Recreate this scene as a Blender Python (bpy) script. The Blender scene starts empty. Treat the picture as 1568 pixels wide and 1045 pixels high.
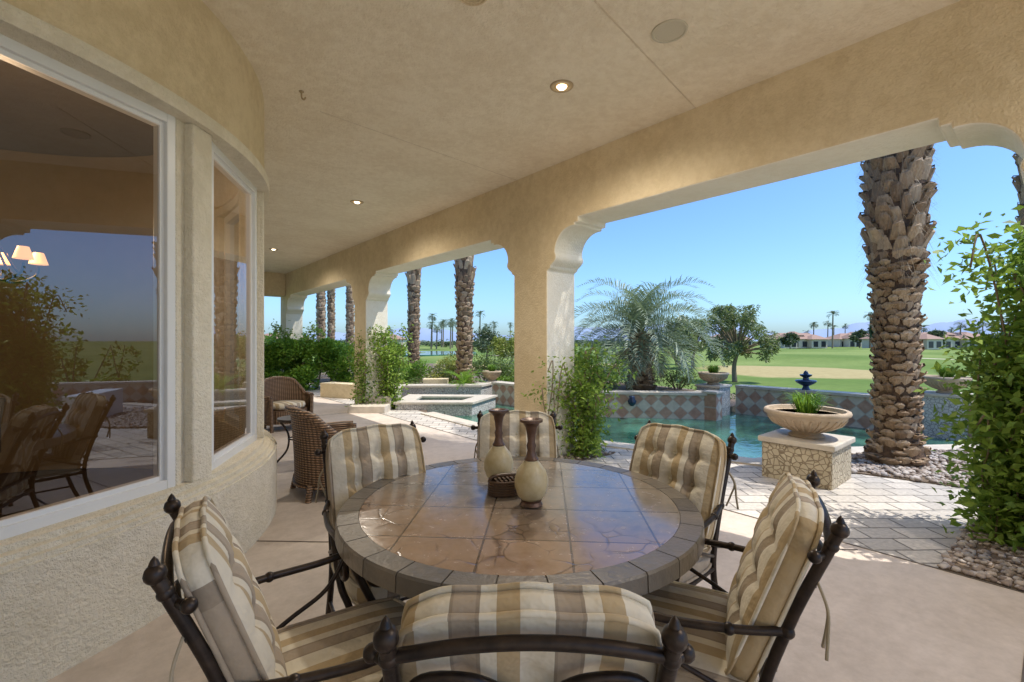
import bpy, math, random
import numpy as np
from mathutils import Vector, Matrix
random.seed(7); rng=np.random.default_rng(7)
TH=math.radians(40.25); C=math.cos(TH); S=math.sin(TH)
def L(X,Y): return (C*X-S*Y, S*X+C*Y)
scene=bpy.context.scene
# ------------------------------------------------------------ materials
def newmat(name):
    m=bpy.data.materials.new(name); m.use_nodes=True
    nt=m.node_tree; b=nt.nodes['Principled BSDF']; return m,nt,b
def lk(nt,a,b): nt.links.new(a,b)
def c4(c): return (c[0],c[1],c[2],1)
def ramp(nt,fac,stops,interp='LINEAR'):
    r=nt.nodes.new('ShaderNodeValToRGB'); r.color_ramp.interpolation=interp
    el=r.color_ramp.elements
    while len(el)<len(stops): el.new(0.5)
    for e,(p,c) in zip(el,stops): e.position=p; e.color=c4(c)
    lk(nt,fac,r.inputs[0]); return r.outputs[0]
def noise(nt,vec,scale,detail=3,rough=.55):
    n=nt.nodes.new('ShaderNodeTexNoise'); n.inputs['Scale'].default_value=scale; n.inputs['Detail'].default_value=min(detail,3); n.inputs['Roughness'].default_value=rough
    lk(nt,vec,n.inputs['Vector']); return n.outputs['Fac']
def coords(nt): return nt.nodes.new('ShaderNodeTexCoord').outputs['Object']
def mixc(nt,fac,a,b,blend='MIX'):
    m=nt.nodes.new('ShaderNodeMix'); m.data_type='RGBA'; m.blend_type=blend
    for s,v in ((0,fac),(6,a),(7,b)):
        if isinstance(v,(int,float)): m.inputs[s].default_value=v
        elif isinstance(v,tuple): m.inputs[s].default_value=c4(v)
        else: lk(nt,v,m.inputs[s])
    return m.outputs[2]
def math_(nt,op,a,b=0.0,c=None):
    m=nt.nodes.new('ShaderNodeMath'); m.operation=op
    for i,v in enumerate((a,b) if c is None else (a,b,c)):
        if isinstance(v,(int,float)): m.inputs[i].default_value=v
        else: lk(nt,v,m.inputs[i])
    return m.outputs[0]
def bump(nt,b,h,strength=.3,dist=.01):
    n=nt.nodes.new('ShaderNodeBump'); n.inputs['Strength'].default_value=strength; n.inputs['Distance'].default_value=dist
    lk(nt,h,n.inputs['Height']); lk(nt,n.outputs[0],b.inputs['Normal'])
def simple(name,c1,c2=None,scale=5,rough=.7,bs=0,bscale=40,bd=.01,metal=0,spec=.5,coat=0):
    m,nt,b=newmat(name); co=coords(nt)
    b.inputs['Roughness'].default_value=rough; b.inputs['Metallic'].default_value=metal; b.inputs['Specular IOR Level'].default_value=spec
    b.inputs['Coat Weight'].default_value=coat
    if c2 is None: c2=tuple(x*.8 for x in c1)
    lk(nt,ramp(nt,noise(nt,co,scale),[(.3,c1),(.7,c2)]),b.inputs['Base Color'])
    if bs: bump(nt,b,noise(nt,co,bscale,3,.6),bs,bd)
    return m
def stucco(name,c1,c2,bscale=55,bs=.55):
    m,nt,b=newmat(name); co=coords(nt); b.inputs['Roughness'].default_value=.9; b.inputs['Specular IOR Level'].default_value=.2
    n1=noise(nt,co,1.7,3,.7); n2=noise(nt,co,13,3,.75)
    mm=math_(nt,'ADD',math_(nt,'MULTIPLY',n1,.5),math_(nt,'MULTIPLY',n2,.5))
    lk(nt,ramp(nt,mm,[(.41,c2),(.58,c1)]),b.inputs['Base Color'])
    bump(nt,b,noise(nt,co,bscale,3,.75),bs,.02); return m
M_st=stucco('stucco_tan',(.80,.67,.45),(.70,.57,.36),45,.7)
M_rev=stucco('stucco_daylit_reveal',(.88,.83,.71),(.83,.77,.64),45,.5)  # same stucco; daylight on the reveals put into a lighter colour
M_ceil=stucco('stucco_ceiling',(.87,.78,.61),(.78,.68,.51),28,.8)
M_bay=stucco('stucco_bay',(.84,.77,.62),(.75,.68,.53),45,.9)
M_white=simple('white_vinyl',(.80,.80,.78),(.76,.76,.74),3,.35)
M_iron=simple('wrought_iron',(.018,.014,.013),(.055,.038,.028),25,.36,.25,60,.004,metal=.55)
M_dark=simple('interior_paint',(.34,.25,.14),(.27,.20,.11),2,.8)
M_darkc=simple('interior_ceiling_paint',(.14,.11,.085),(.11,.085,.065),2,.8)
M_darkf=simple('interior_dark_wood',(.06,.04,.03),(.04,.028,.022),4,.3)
def m_floor():
    m,nt,b=newmat('concrete_floor'); co=coords(nt); b.inputs['Roughness'].default_value=.6
    n=math_(nt,'ADD',math_(nt,'MULTIPLY',noise(nt,co,.9,3,.65),.6),math_(nt,'MULTIPLY',noise(nt,co,11,3,.75),.4))
    lk(nt,ramp(nt,n,[(.38,(.47,.395,.325)),(.60,(.62,.53,.45))]),b.inputs['Base Color'])
    bump(nt,b,noise(nt,co,120,2,.7),.2,.005); return m
M_floor=m_floor()
def m_brick(name,cols,w,h,mort,mcol,rough=.8,rot=0,bs=.5,off=.5,ns=30):
    m,nt,b=newmat(name); co=coords(nt); b.inputs['Roughness'].default_value=rough
    mp=nt.nodes.new('ShaderNodeMapping'); mp.inputs['Rotation'].default_value=(0,0,rot); lk(nt,co,mp.inputs[0])
    bt=nt.nodes.new('ShaderNodeTexBrick'); bt.offset=off; bt.inputs['Scale'].default_value=1; bt.inputs['Brick Width'].default_value=w; bt.inputs['Row Height'].default_value=h
    bt.inputs['Mortar Size'].default_value=mort; bt.inputs['Mortar Smooth'].default_value=.3
    bt.inputs['Color1'].default_value=c4(cols[0]); bt.inputs['Color2'].default_value=c4(cols[1]); bt.inputs['Mortar'].default_value=c4(mcol)
    nn=nt.nodes.new('ShaderNodeTexNoise'); nn.inputs['Scale'].default_value=6; lk(nt,mp.outputs[0],nn.inputs['Vector'])
    vm=nt.nodes.new('ShaderNodeVectorMath'); vm.operation='MULTIPLY_ADD'; lk(nt,nn.outputs['Color'],vm.inputs[0]); vm.inputs[1].default_value=(.02,.02,0); lk(nt,mp.outputs[0],vm.inputs[2])
    lk(nt,vm.outputs[0],bt.inputs['Vector'])
    n=noise(nt,co,ns,3,.65)
    lk(nt,mixc(nt,.55,bt.outputs['Color'],ramp(nt,n,[(.3,(.6,.6,.6)),(.7,(1.25,1.25,1.25))]),'MULTIPLY'),b.inputs['Base Color'])
    bump(nt,b,math_(nt,'ADD',math_(nt,'MULTIPLY',bt.outputs['Fac'],-1),math_(nt,'MULTIPLY',n,.5)),bs,.01); return m
M_pav=m_brick('stone_pavers',((.62,.56,.49),(.42,.385,.345)),.28,.19,.009,(.20,.18,.155))
M_cop=simple('coping_stone',(.62,.55,.45),(.50,.44,.36),7,.7,.4,40)
def m_tile():
    m,nt,b=newmat('diamond_tile')
    a=nt.nodes.new('ShaderNodeAttribute'); a.attribute_name='st'
    sx=nt.nodes.new('ShaderNodeSeparateXYZ'); lk(nt,a.outputs['Vector'],sx.inputs[0])
    p=math_(nt,'DIVIDE',math_(nt,'ADD',sx.outputs[0],sx.outputs[1]),.27); q=math_(nt,'DIVIDE',math_(nt,'SUBTRACT',sx.outputs[0],sx.outputs[1]),.27)
    fp=math_(nt,'FLOOR',p); fq=math_(nt,'FLOOR',q)
    chk=math_(nt,'FLOORED_MODULO',math_(nt,'ADD',fp,fq),2)
    gp=math_(nt,'ABSOLUTE',math_(nt,'SUBTRACT',math_(nt,'FRACT',p),.5)); gq=math_(nt,'ABSOLUTE',math_(nt,'SUBTRACT',math_(nt,'FRACT',q),.5))
    g=math_(nt,'GREATER_THAN',math_(nt,'MAXIMUM',gp,gq),.465)
    n=noise(nt,coords(nt),9,3,.6)
    ca=ramp(nt,n,[(.3,(.36,.20,.14)),(.7,(.50,.32,.23))]); cb=ramp(nt,n,[(.3,(.50,.44,.36)),(.7,(.64,.58,.48))])
    lk(nt,mixc(nt,g,mixc(nt,chk,ca,cb),(.42,.37,.32)),b.inputs['Base Color']); b.inputs['Roughness'].default_value=.5
    return m
M_tile=m_tile()
def m_pebble(name,ca,cb,grout,scale):
    m,nt,b=newmat(name); co=coords(nt)
    v=nt.nodes.new('ShaderNodeTexVoronoi'); v.feature='DISTANCE_TO_EDGE'; v.inputs['Scale'].default_value=scale; lk(nt,co,v.inputs['Vector'])
    v2=nt.nodes.new('ShaderNodeTexVoronoi'); v2.inputs['Scale'].default_value=scale; lk(nt,co,v2.inputs['Vector'])
    col=mixc(nt,v2.outputs['Color'],ca,cb)
    e=ramp(nt,v.outputs['Distance'],[(.03,(0,0,0)),(.09,(1,1,1))])
    lk(nt,mixc(nt,e,grout,col),b.inputs['Base Color']); b.inputs['Roughness'].default_value=.6
    bump(nt,b,e,.6,.01); return m
M_peb=m_pebble('pebble_mosaic',(.58,.50,.36),(.48,.40,.28),(.26,.20,.13),19)
M_pebw=m_pebble('white_pebble_mosaic',(.66,.64,.60),(.50,.48,.45),(.28,.26,.24),20)
def m_water():
    m,nt,b=newmat('pool_water'); co=coords(nt)
    n=noise(nt,co,.8,3); lk(nt,ramp(nt,n,[(.35,(.018,.085,.055)),(.65,(.08,.22,.155))]),b.inputs['Base Color'])
    b.inputs['Roughness'].default_value=.04; b.inputs['IOR'].default_value=1.36
    bump(nt,b,math_(nt,'ADD',noise(nt,co,4,2,.5),math_(nt,'MULTIPLY',noise(nt,co,18,2),.25)),.25,.03); return m
M_water=m_water()
M_soil=simple('soil_mulch',(.22,.16,.11),(.14,.10,.07),12,.95,.8,40,.03)
def m_leaf(name,dark,light,transl=.3,rough=.45):
    m,nt,b=newmat(name); g=nt.nodes.new('ShaderNodeNewGeometry')
    n=noise(nt,coords(nt),2.2,1)
    f=math_(nt,'ADD',math_(nt,'MULTIPLY',g.outputs['Random Per Island'],.6),math_(nt,'MULTIPLY',n,.55))
    col=ramp(nt,f,[(.2,dark),(.85,light)])
    lk(nt,col,b.inputs['Base Color']); b.inputs['Roughness'].default_value=rough; b.inputs['Specular IOR Level'].default_value=.35
    t=nt.nodes.new('ShaderNodeBsdfTranslucent'); lk(nt,mixc(nt,.5,col,(.30,.42,.05)),t.inputs[0])
    mx=nt.nodes.new('ShaderNodeMixShader'); mx.inputs[0].default_value=transl
    lk(nt,b.outputs[0],mx.inputs[1]); lk(nt,t.outputs[0],mx.inputs[2]); lk(nt,mx.outputs[0],nt.nodes['Material Output'].inputs[0]); return m
M_vine=m_leaf('vine_leaf',(.07,.16,.02),(.32,.45,.08),.45)
M_hedge=m_leaf('hedge_leaf',(.06,.18,.02),(.25,.43,.05),.4)
M_shrub=m_leaf('shrub_leaf',(.06,.11,.03),(.20,.27,.09),.3)
M_yel=m_leaf('yellow_shrub_leaf',(.14,.17,.03),(.38,.39,.09),.3)
M_olive=m_leaf('olive_leaf',(.10,.13,.06),(.28,.32,.17),.3)
M_pindo=m_leaf('pindo_frond',(.12,.17,.11),(.36,.42,.31),.2)
M_date=m_leaf('date_frond',(.05,.08,.03),(.14,.18,.07),.2)
M_dry=m_leaf('dry_frond',(.24,.17,.10),(.42,.32,.20),.1)
M_far=m_leaf('far_foliage',(.055,.085,.045),(.13,.17,.09),.1)
M_stem=simple('stem',(.20,.15,.09),(.26,.20,.13),20,.8)
def m_bark():
    m,nt,b=newmat('palm_bark'); co=coords(nt); g=nt.nodes.new('ShaderNodeNewGeometry')
    mp=nt.nodes.new('ShaderNodeMapping'); mp.inputs['Scale'].default_value=(30,30,5); lk(nt,co,mp.inputs[0])
    n=noise(nt,mp.outputs[0],1.4,3,.7)
    f=math_(nt,'ADD',math_(nt,'MULTIPLY',g.outputs['Random Per Island'],.45),math_(nt,'MULTIPLY',n,.6))
    lk(nt,ramp(nt,f,[(.15,(.13,.08,.045)),(.5,(.36,.245,.15)),(.85,(.58,.44,.30))]),b.inputs['Base Color']); b.inputs['Roughness'].default_value=.9
    bump(nt,b,n,.9,.02); return m
M_bark=m_bark()
M_core=simple('palm_fibre',(.16,.10,.06),(.08,.05,.035),20,.95,.8,60,.02)
def m_stripe():
    m,nt,b=newmat('striped_cushion'); a=nt.nodes.new('ShaderNodeAttribute'); a.attribute_name='sx'
    f=math_(nt,'FRACT',math_(nt,'DIVIDE',math_(nt,'ADD',a.outputs['Fac'],10.03),.185))
    cr=(.74,.67,.53); gd=(.50,.38,.22); br=(.34,.275,.20)
    col=ramp(nt,f,[(0,cr),(.30,gd),(.52,cr),(.68,br),(.72,(.42,.34,.25)),(.94,br),(.97,cr)],'CONSTANT')
    co=coords(nt); n=noise(nt,co,7,3)
    lk(nt,mixc(nt,.4,col,ramp(nt,n,[(.3,(.78,.78,.78)),(.7,(1.1,1.1,1.1))]),'MULTIPLY'),b.inputs['Base Color'])
    b.inputs['Roughness'].default_value=.75; b.inputs['Sheen Weight'].default_value=.12; b.inputs['Specular IOR Level'].default_value=.25
    bump(nt,b,noise(nt,co,16,3,.5),.6,.024); return m
M_str=m_stripe()
def m_tabletop():
    m,nt,b=newmat('slate_tile_top'); co=coords(nt)
    bt=nt.nodes.new('ShaderNodeTexBrick'); bt.offset=0; bt.inputs['Scale'].default_value=1; bt.inputs['Brick Width'].default_value=.305; bt.inputs['Row Height'].default_value=.305
    bt.inputs['Mortar Size'].default_value=.004; bt.inputs['Mortar Smooth'].default_value=.1
    bt.inputs['Color1'].default_value=(.86,.86,.86,1); bt.inputs['Color2'].default_value=(1.12,1.10,1.08,1); bt.inputs['Mortar'].default_value=(.38,.36,.34,1)
    mp=nt.nodes.new('ShaderNodeMapping'); mp.inputs['Rotation'].default_value=(0,0,math.radians(4)); mp.inputs['Location'].default_value=(.1,.12,0); lk(nt,co,mp.inputs[0]); lk(nt,mp.outputs[0],bt.inputs['Vector'])
    n1=noise(nt,co,3.2,3,.7); n2=noise(nt,co,19,3,.75)
    base=ramp(nt,math_(nt,'ADD',math_(nt,'MULTIPLY',n1,.6),math_(nt,'MULTIPLY',n2,.4)),[(.34,(.15,.135,.12)),(.47,(.24,.215,.185)),(.57,(.29,.245,.195)),(.70,(.31,.285,.255))])
    nd=nt.nodes.new('ShaderNodeTexNoise'); nd.inputs['Scale'].default_value=4; lk(nt,co,nd.inputs['Vector'])
    va=nt.nodes.new('ShaderNodeVectorMath'); va.operation='MULTIPLY_ADD'; lk(nt,nd.outputs['Color'],va.inputs[0]); va.inputs[1].default_value=(.22,.22,0); lk(nt,co,va.inputs[2])
    v=nt.nodes.new('ShaderNodeTexVoronoi'); v.feature='DISTANCE_TO_EDGE'; v.inputs['Scale'].default_value=9; lk(nt,va.outputs[0],v.inputs['Vector'])
    e=ramp(nt,v.outputs['Distance'],[(.0,(1,1,1)),(.045,(0,0,0))])
    sx=nt.nodes.new('ShaderNodeSeparateXYZ'); lk(nt,co,sx.inputs[0])
    reg=ramp(nt,math_(nt,'ADD',math_(nt,'ADD',math_(nt,'MULTIPLY',sx.outputs[1],-.9),math_(nt,'MULTIPLY',sx.outputs[0],-.35)),math_(nt,'MULTIPLY',n1,.25)),[(.14,(0,0,0)),(.42,(1,1,1))])
    k=math_(nt,'MULTIPLY',math_(nt,'MULTIPLY',e,ramp(nt,noise(nt,co,6,2),[(.42,(0,0,0)),(.55,(1,1,1))])),math_(nt,'MULTIPLY',reg,.85))
    col=mixc(nt,math_(nt,'MULTIPLY',reg,.45),base,(.38,.20,.09))
    col=mixc(nt,k,col,(.08,.045,.03))
    lk(nt,mixc(nt,1.0,col,bt.outputs['Color'],'MULTIPLY'),b.inputs['Base Color'])
    lk(nt,ramp(nt,n2,[(.3,(.10,.10,.10)),(.7,(.30,.30,.30))]),b.inputs['Roughness'])
    b.inputs['Specular IOR Level'].default_value=.9; b.inputs['Coat Weight'].default_value=.35; b.inputs['Coat Roughness'].default_value=.12
    h=math_(nt,'ADD',math_(nt,'MULTIPLY',bt.outputs['Fac'],-1),math_(nt,'ADD',math_(nt,'MULTIPLY',n2,.35),math_(nt,'MULTIPLY',k,-.4)))
    bump(nt,b,h,.4,.004); return m
M_top=m_tabletop()
def m_rim():
    m,nt,b=newmat('slate_rim'); co=coords(nt); g=nt.nodes.new('ShaderNodeNewGeometry')
    f=math_(nt,'ADD',math_(nt,'MULTIPLY',g.outputs['Random Per Island'],.4),math_(nt,'MULTIPLY',noise(nt,co,9),.6))
    lk(nt,ramp(nt,f,[(.2,(.09,.08,.07)),(.5,(.165,.145,.12)),(.8,(.24,.20,.155))]),b.inputs['Base Color']); b.inputs['Roughness'].default_value=.35
    bump(nt,b,noise(nt,co,45),.5,.006); return m
M_rim=m_rim()
def m_glass():
    m,nt,b=newmat('window_glass'); nt.nodes.remove(b)
    t=nt.nodes.new('ShaderNodeBsdfTransparent'); t.inputs[0].default_value=(.55,.55,.55,1)
    g=nt.nodes.new('ShaderNodeBsdfGlossy'); g.inputs['Roughness'].default_value=.0; g.inputs[0].default_value=(.85,.9,1,1)
    f=nt.nodes.new('ShaderNodeFresnel'); f.inputs[0].default_value=2.1
    mx=nt.nodes.new('ShaderNodeMixShader'); lk(nt,f.outputs[0],mx.inputs[0]); lk(nt,t.outputs[0],mx.inputs[1]); lk(nt,g.outputs[0],mx.inputs[2])
    lk(nt,mx.outputs[0],nt.nodes['Material Output'].inputs[0]); return m
M_glass=m_glass()
def m_emit(name,c,s):
    m,nt,b=newmat(name); b.inputs['Emission Color'].default_value=c4(c); b.inputs['Emission Strength'].default_value=s; b.inputs['Base Color'].default_value=c4(c); return m
M_lamp=m_emit('lamp_glow',(1,.86,.62),6); M_shade=m_emit('lampshade_glow',(1,.46,.15),2.2)
def m_wicker():
    m,nt,b=newmat('wicker'); co=coords(nt)
    w1=nt.nodes.new('ShaderNodeTexWave'); w1.bands_direction='Z'; w1.inputs['Scale'].default_value=14; lk(nt,co,w1.inputs['Vector'])
    w2=nt.nodes.new('ShaderNodeTexWave'); w2.bands_direction='X'; w2.inputs['Scale'].default_value=11; lk(nt,co,w2.inputs['Vector'])
    h=math_(nt,'MULTIPLY',w1.outputs['Fac'],math_(nt,'ADD',.35,w2.outputs['Fac']))
    lk(nt,ramp(nt,h,[(.05,(.05,.028,.016)),(.5,(.26,.155,.09)),(1,(.42,.27,.165))]),b.inputs['Base Color']); b.inputs['Roughness'].default_value=.5
    bump(nt,b,h,.9,.01); return m
M_wick=m_wicker()
M_urn=simple('terracotta_urn',(.56,.44,.31),(.44,.33,.22),9,.75,.3,40,.006)
M_cobalt=simple('cobalt_glaze',(.012,.022,.06),(.02,.05,.10),8,.2)
M_vase=simple('crackle_ceramic',(.66,.57,.36),(.48,.38,.19),16,.35,.35,35,.004)
M_bronze=simple('dark_bronze',(.09,.05,.035),(.16,.09,.06),22,.4,.4,50,.004,metal=.3)
def m_rock():
    m,nt,b=newmat('river_rock'); g=nt.nodes.new('ShaderNodeNewGeometry')
    lk(nt,ramp(nt,g.outputs['Random Per Island'],[(0,(.20,.15,.12)),(.4,(.38,.31,.26)),(.7,(.52,.46,.41)),(1,(.31,.28,.27))]),b.inputs['Base Color']); b.inputs['Roughness'].default_value=.8; return m
M_rock=m_rock()
# ------------------------------------------------------------ mesh builder
class MB:
    def __init__(s): s.v=[];s.f=[];s.m=[];s.a=[];s.st=[];s.n=0
    def add(s,V,F,m=0,A=None,ST=None):
        V=[tuple(p) for p in V]; s.v+=V; s.f+=[tuple(i+s.n for i in f) for f in F]; s.m+=[m]*len(F)
        s.a+=list(A) if A is not None else [p[0] for p in V]
        s.st+=list(ST) if ST is not None else [(p[0],p[2],0) for p in V]
        s.n+=len(V)
    def box(s,x0,x1,y0,y1,z0,z1,m=0):
        s.add([(x0,y0,z0),(x1,y0,z0),(x1,y1,z0),(x0,y1,z0),(x0,y0,z1),(x1,y0,z1),(x1,y1,z1),(x0,y1,z1)],
              [(0,3,2,1),(4,5,6,7),(0,1,5,4),(1,2,6,5),(2,3,7,6),(3,0,4,7)],m)
    def tube(s,P,r,closed=False,n=8,m=0):
        P=[Vector(p) for p in P]; k=len(P); R=r if hasattr(r,'__len__') else [r]*k
        V=[];F=[];up=None
        for i in range(k):
            if closed: t=P[(i+1)%k]-P[i-1]
            else: t=P[min(i+1,k-1)]-P[max(i-1,0)]
            if t.length<1e-9: t=Vector((0,0,1))
            t.normalize()
            if up is None: up=t.orthogonal().normalized()
            up=(up-t*up.dot(t))
            if up.length<1e-6: up=t.orthogonal()
            up.normalize(); w=t.cross(up)
            for j in range(n):
                a=2*math.pi*j/n; V.append(P[i]+(up*math.cos(a)+w*math.sin(a))*R[i])
        for i in range(k if closed else k-1):
            i2=(i+1)%k
            for j in range(n): F.append((i*n+j,i*n+(j+1)%n,i2*n+(j+1)%n,i2*n+j))
        if not closed: F.append(tuple(range(n-1,-1,-1))); F.append(tuple((k-1)*n+j for j in range(n)))
        s.add(V,F,m)
    def lathe(s,prof,c=(0,0,0),n=32,m=0):
        V=[];F=[]
        for r,z in prof:
            for j in range(n):
                a=2*math.pi*j/n; V.append((c[0]+r*math.cos(a),c[1]+r*math.sin(a),c[2]+z))
        k=len(prof)
        for i in range(k-1):
            for j in range(n): F.append((i*n+j,i*n+(j+1)%n,(i+1)*n+(j+1)%n,(i+1)*n+j))
        F.append(tuple(range(n-1,-1,-1))); F.append(tuple((k-1)*n+j for j in range(n)))
        s.add(V,F,m)
    def ball(s,c,r,m=0,n=10):
        s.lathe([(r*math.sin(math.pi*i/8)+1e-4,-r*math.cos(math.pi*i/8)) for i in range(9)],c,n,m)
    def prism(s,poly,z0,z1,m=0,mside=None):
        k=len(poly); V=[(p[0],p[1],z0) for p in poly]+[(p[0],p[1],z1) for p in poly]
        s.add(V,[tuple(range(k-1,-1,-1)),tuple(range(k,2*k))],m)
        s.add(V,[(i,(i+1)%k,k+(i+1)%k,k+i) for i in range(k)],m if mside is None else mside)
    def strip(s,P,w,z0,z1,m=0,mtop=None,closed=False):
        k=len(P); Lf=[];Rt=[];D=[0]
        for i in range(k):
            a=np.array(P[i-1] if (i>0 or closed) else P[i]); b=np.array(P[i]); c=np.array(P[(i+1)%k] if (i<k-1 or closed) else P[i])
            d1=b-a; d2=c-b
            if np.linalg.norm(d1)<1e-9:d1=d2
            if np.linalg.norm(d2)<1e-9:d2=d1
            d1=d1/np.linalg.norm(d1); d2=d2/np.linalg.norm(d2); t=(d1+d2); t/=np.linalg.norm(t)
            nn=np.array((-t[1],t[0])); q=w/2/max(.3,float(nn@np.array((-d1[1],d1[0]))))
            Lf.append(b+nn*q); Rt.append(b-nn*q)
            if i>0: D.append(D[-1]+float(np.linalg.norm(np.array(P[i])-np.array(P[i-1]))))
        V=[];ST=[]
        for i in range(k):
            for (p,z) in ((Lf[i],z0),(Rt[i],z0),(Rt[i],z1),(Lf[i],z1)):
                V.append((p[0],p[1],z)); ST.append((D[i],z,0))
        F=[];FT=[]
        for i in range(k-1 if not closed else k):
            j=(i+1)%k
            F+= [(4*i+1,4*j+1,4*j+2,4*i+2),(4*i+3,4*j+3,4*j,4*i)]; FT.append((4*i+2,4*j+2,4*j+3,4*i+3))
        if not closed: F+=[(0,1,2,3),(4*k-1,4*k-2,4*k-3,4*k-4)]
        s.add(V,F,m,None,ST); s.add(V,FT,m if mtop is None else mtop,None,ST)
    def obj(s,name,mats,parent=None,smooth=False,rot=None,loc=None,bevel=0,auto=None):
        me=bpy.data.meshes.new(name); me.from_pydata([tuple(map(float,p)) for p in s.v],[],s.f)
        for m in (mats if isinstance(mats,(list,tuple)) else [mats]): me.materials.append(m)
        me.polygons.foreach_set('material_index',s.m)
        at=me.attributes.new('sx','FLOAT','POINT'); at.data.foreach_set('value',[float(x) for x in s.a])
        at=me.attributes.new('st','FLOAT_VECTOR','POINT'); at.data.foreach_set('vector',np.array(s.st,dtype=np.float32).ravel())
        if smooth: me.polygons.foreach_set('use_smooth',[True]*len(me.polygons))
        me.update()
        o=bpy.data.objects.new(name,me); scene.collection.objects.link(o)
        if parent: o.parent=parent
        if rot is not None: o.rotation_euler[2]=rot
        if loc is not None: o.location=loc
        if smooth and auto: me.set_sharp_from_angle(angle=math.radians(auto))
        if bevel:
            b=o.modifiers.new('bev','BEVEL'); b.width=bevel; b.segments=3; b.limit_method='ANGLE'; b.angle_limit=math.radians(35)
        return o
def empty(name,loc=(0,0,0),rot=0,parent=None):
    e=bpy.data.objects.new(name,None); scene.collection.objects.link(e); e.location=loc; e.rotation_euler[2]=rot; e.empty_display_size=.1
    if parent:e.parent=parent
    return e
def inst(o,parent,name=None):
    n=bpy.data.objects.new(name or o.name,o.data); scene.collection.objects.link(n); n.parent=parent
    return n
def cr(P,n=6):
    P=[Vector(p) for p in P]; Q=[P[0]*2-P[1]]+P+[P[-1]*2-P[-2]]; out=[]
    for i in range(1,len(Q)-2):
        for j in range(n):
            t=j/n; a,b,c,d=Q[i-1],Q[i],Q[i+1],Q[i+2]
            out.append(.5*((2*b)+(c-a)*t+(2*a-5*b+4*c-d)*t*t+(3*b-a-3*c+d)*t**3))
    out.append(P[-1]); return out
def quads(name,V,mat,parent=None,k=4):
    V=np.asarray(V,dtype=np.float32).reshape(-1,3); n=len(V)//k
    me=bpy.data.meshes.new(name); me.vertices.add(len(V)); me.vertices.foreach_set('co',V.ravel())
    me.loops.add(len(V)); me.loops.foreach_set('vertex_index',np.arange(len(V),dtype=np.int32))
    me.polygons.add(n); me.polygons.foreach_set('loop_start',np.arange(n,dtype=np.int32)*k)
    me.materials.append(mat); me.update(calc_edges=True); me.validate()
    o=bpy.data.objects.new(name,me); scene.collection.objects.link(o)
    if parent:o.parent=parent
    return o
def unit(a): return a/np.maximum(np.linalg.norm(a,axis=-1,keepdims=True),1e-9)
def leafV(pos,size,up=.3,asp=.5,droop=0.0):
    n=len(pos); d=rng.normal(size=(n,3)); d[:,2]=d[:,2]*.6+up-droop; d=unit(d)
    nn=rng.normal(size=(n,3)); nn[:,2]+=.8; sd=unit(np.cross(d,nn)); nr=np.cross(sd,d)
    s=(size*rng.uniform(.6,1.3,n))[:,None]
    b=pos; t=pos+d*s-nr*s*.12; l=pos+d*s*.45+sd*s*asp*.5+nr*s*.08; r=pos+d*s*.45-sd*s*asp*.5+nr*s*.08
    return np.stack([b,l,t,r],1).reshape(-1,3)
def blobs(cent,rad,n,shell=.55):
    cent=np.asarray(cent,float); rad=np.asarray(rad,float); idx=rng.integers(0,len(cent),n)
    d=unit(rng.normal(size=(n,3))); r=rng.uniform(shell**3,1,n)**(1/3)
    return cent[idx]+d*rad[idx]*r[:,None]
# ------------------------------------------------------------ architecture
Zc=3.55; Zb=2.86
XI=3.96; XO=4.46
YR=-2.7  # unseen roof and arcade end, cut short so sun bounces into the loggia
cols=[(-3.3,-2.68),(-.62,0.0),(4.02,4.64),(9.45,10.07),(15.6,16.22)]
def corb():
    p=[(.50,Zb),(.50,Zb-.055),(.44,Zb-.055),(.44,Zb-.085),(.40,Zb-.085)]
    for i in range(1,11):
        a=math.pi/2*i/10; p.append((.40-.27*math.sin(a),Zb-.085-.26*(1-math.cos(a))))
    p+= [(.135,Zb-.36)]
    for i in range(1,8):
        a=math.pi*i/8; p.append((.135-.075*(i/8)+.045*math.sin(a),Zb-.36-.14*i/8))
    p+= [(.06,Zb-.50),(.045,Zb-.53),(0,Zb-.55)]
    return p
cp=corb()
prof=[(cols[0][0],Zc+.02)]
for i,(a,b) in enumerate(cols):
    if i>0: prof+=[(a-d,z) for d,z in cp]
    prof+=[(a,0.0),(b,0.0)]
    if i<len(cols)-1: prof+=[(b+d,z) for d,z in reversed(cp)]
prof+=[(cols[-1][1],Zc+.02)]
mb=MB(); k=len(prof)
V=[(XI,y,z) for y,z in prof]+[(XO,y,z) for y,z in prof]
F0=[tuple(range(k)),tuple(range(2*k-1,k-1,-1))]; F1=[(i,k+i,k+(i+1)%k,(i+1)%k) for i in range(k)]
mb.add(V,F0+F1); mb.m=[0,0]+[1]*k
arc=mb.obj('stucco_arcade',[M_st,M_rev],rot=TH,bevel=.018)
mb=MB(); mb.box(-1.56,XI-.002,15.62,16.20,Zb,Zc+.018); mb.obj('stucco_end_beam',[M_st],rot=TH,bevel=.015)
mb=MB(); mb.box(-8,XO+.12,YR,16.6,Zc,Zc+.35); ce=mb.obj('patio_ceiling',[M_ceil],rot=TH)
mb=MB()
mb.strip([(.507,2.856),(1.653,4.177)],.007,Zc-.003,Zc+.01); mb.strip([(-1.756,4.24),(.05,6.04)],.005,Zc-.002,Zc+.01)
mb.obj('ceiling_control_joint',[simple('joint_tan',(.60,.50,.36),(.56,.46,.33))])  # thin joint strips, somewhat darker than the ceiling stucco
lights=[(.41,3.82),(-2.34,7.0),(-5.45,10.6),L(2.75,-1.5)]  # last lamp is unseen, added behind the camera at row spacing for fill
Mr1=simple('ring_tan',(.5,.38,.22)); Mr2=simple('baffle_warm',(.6,.42,.2))
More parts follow.
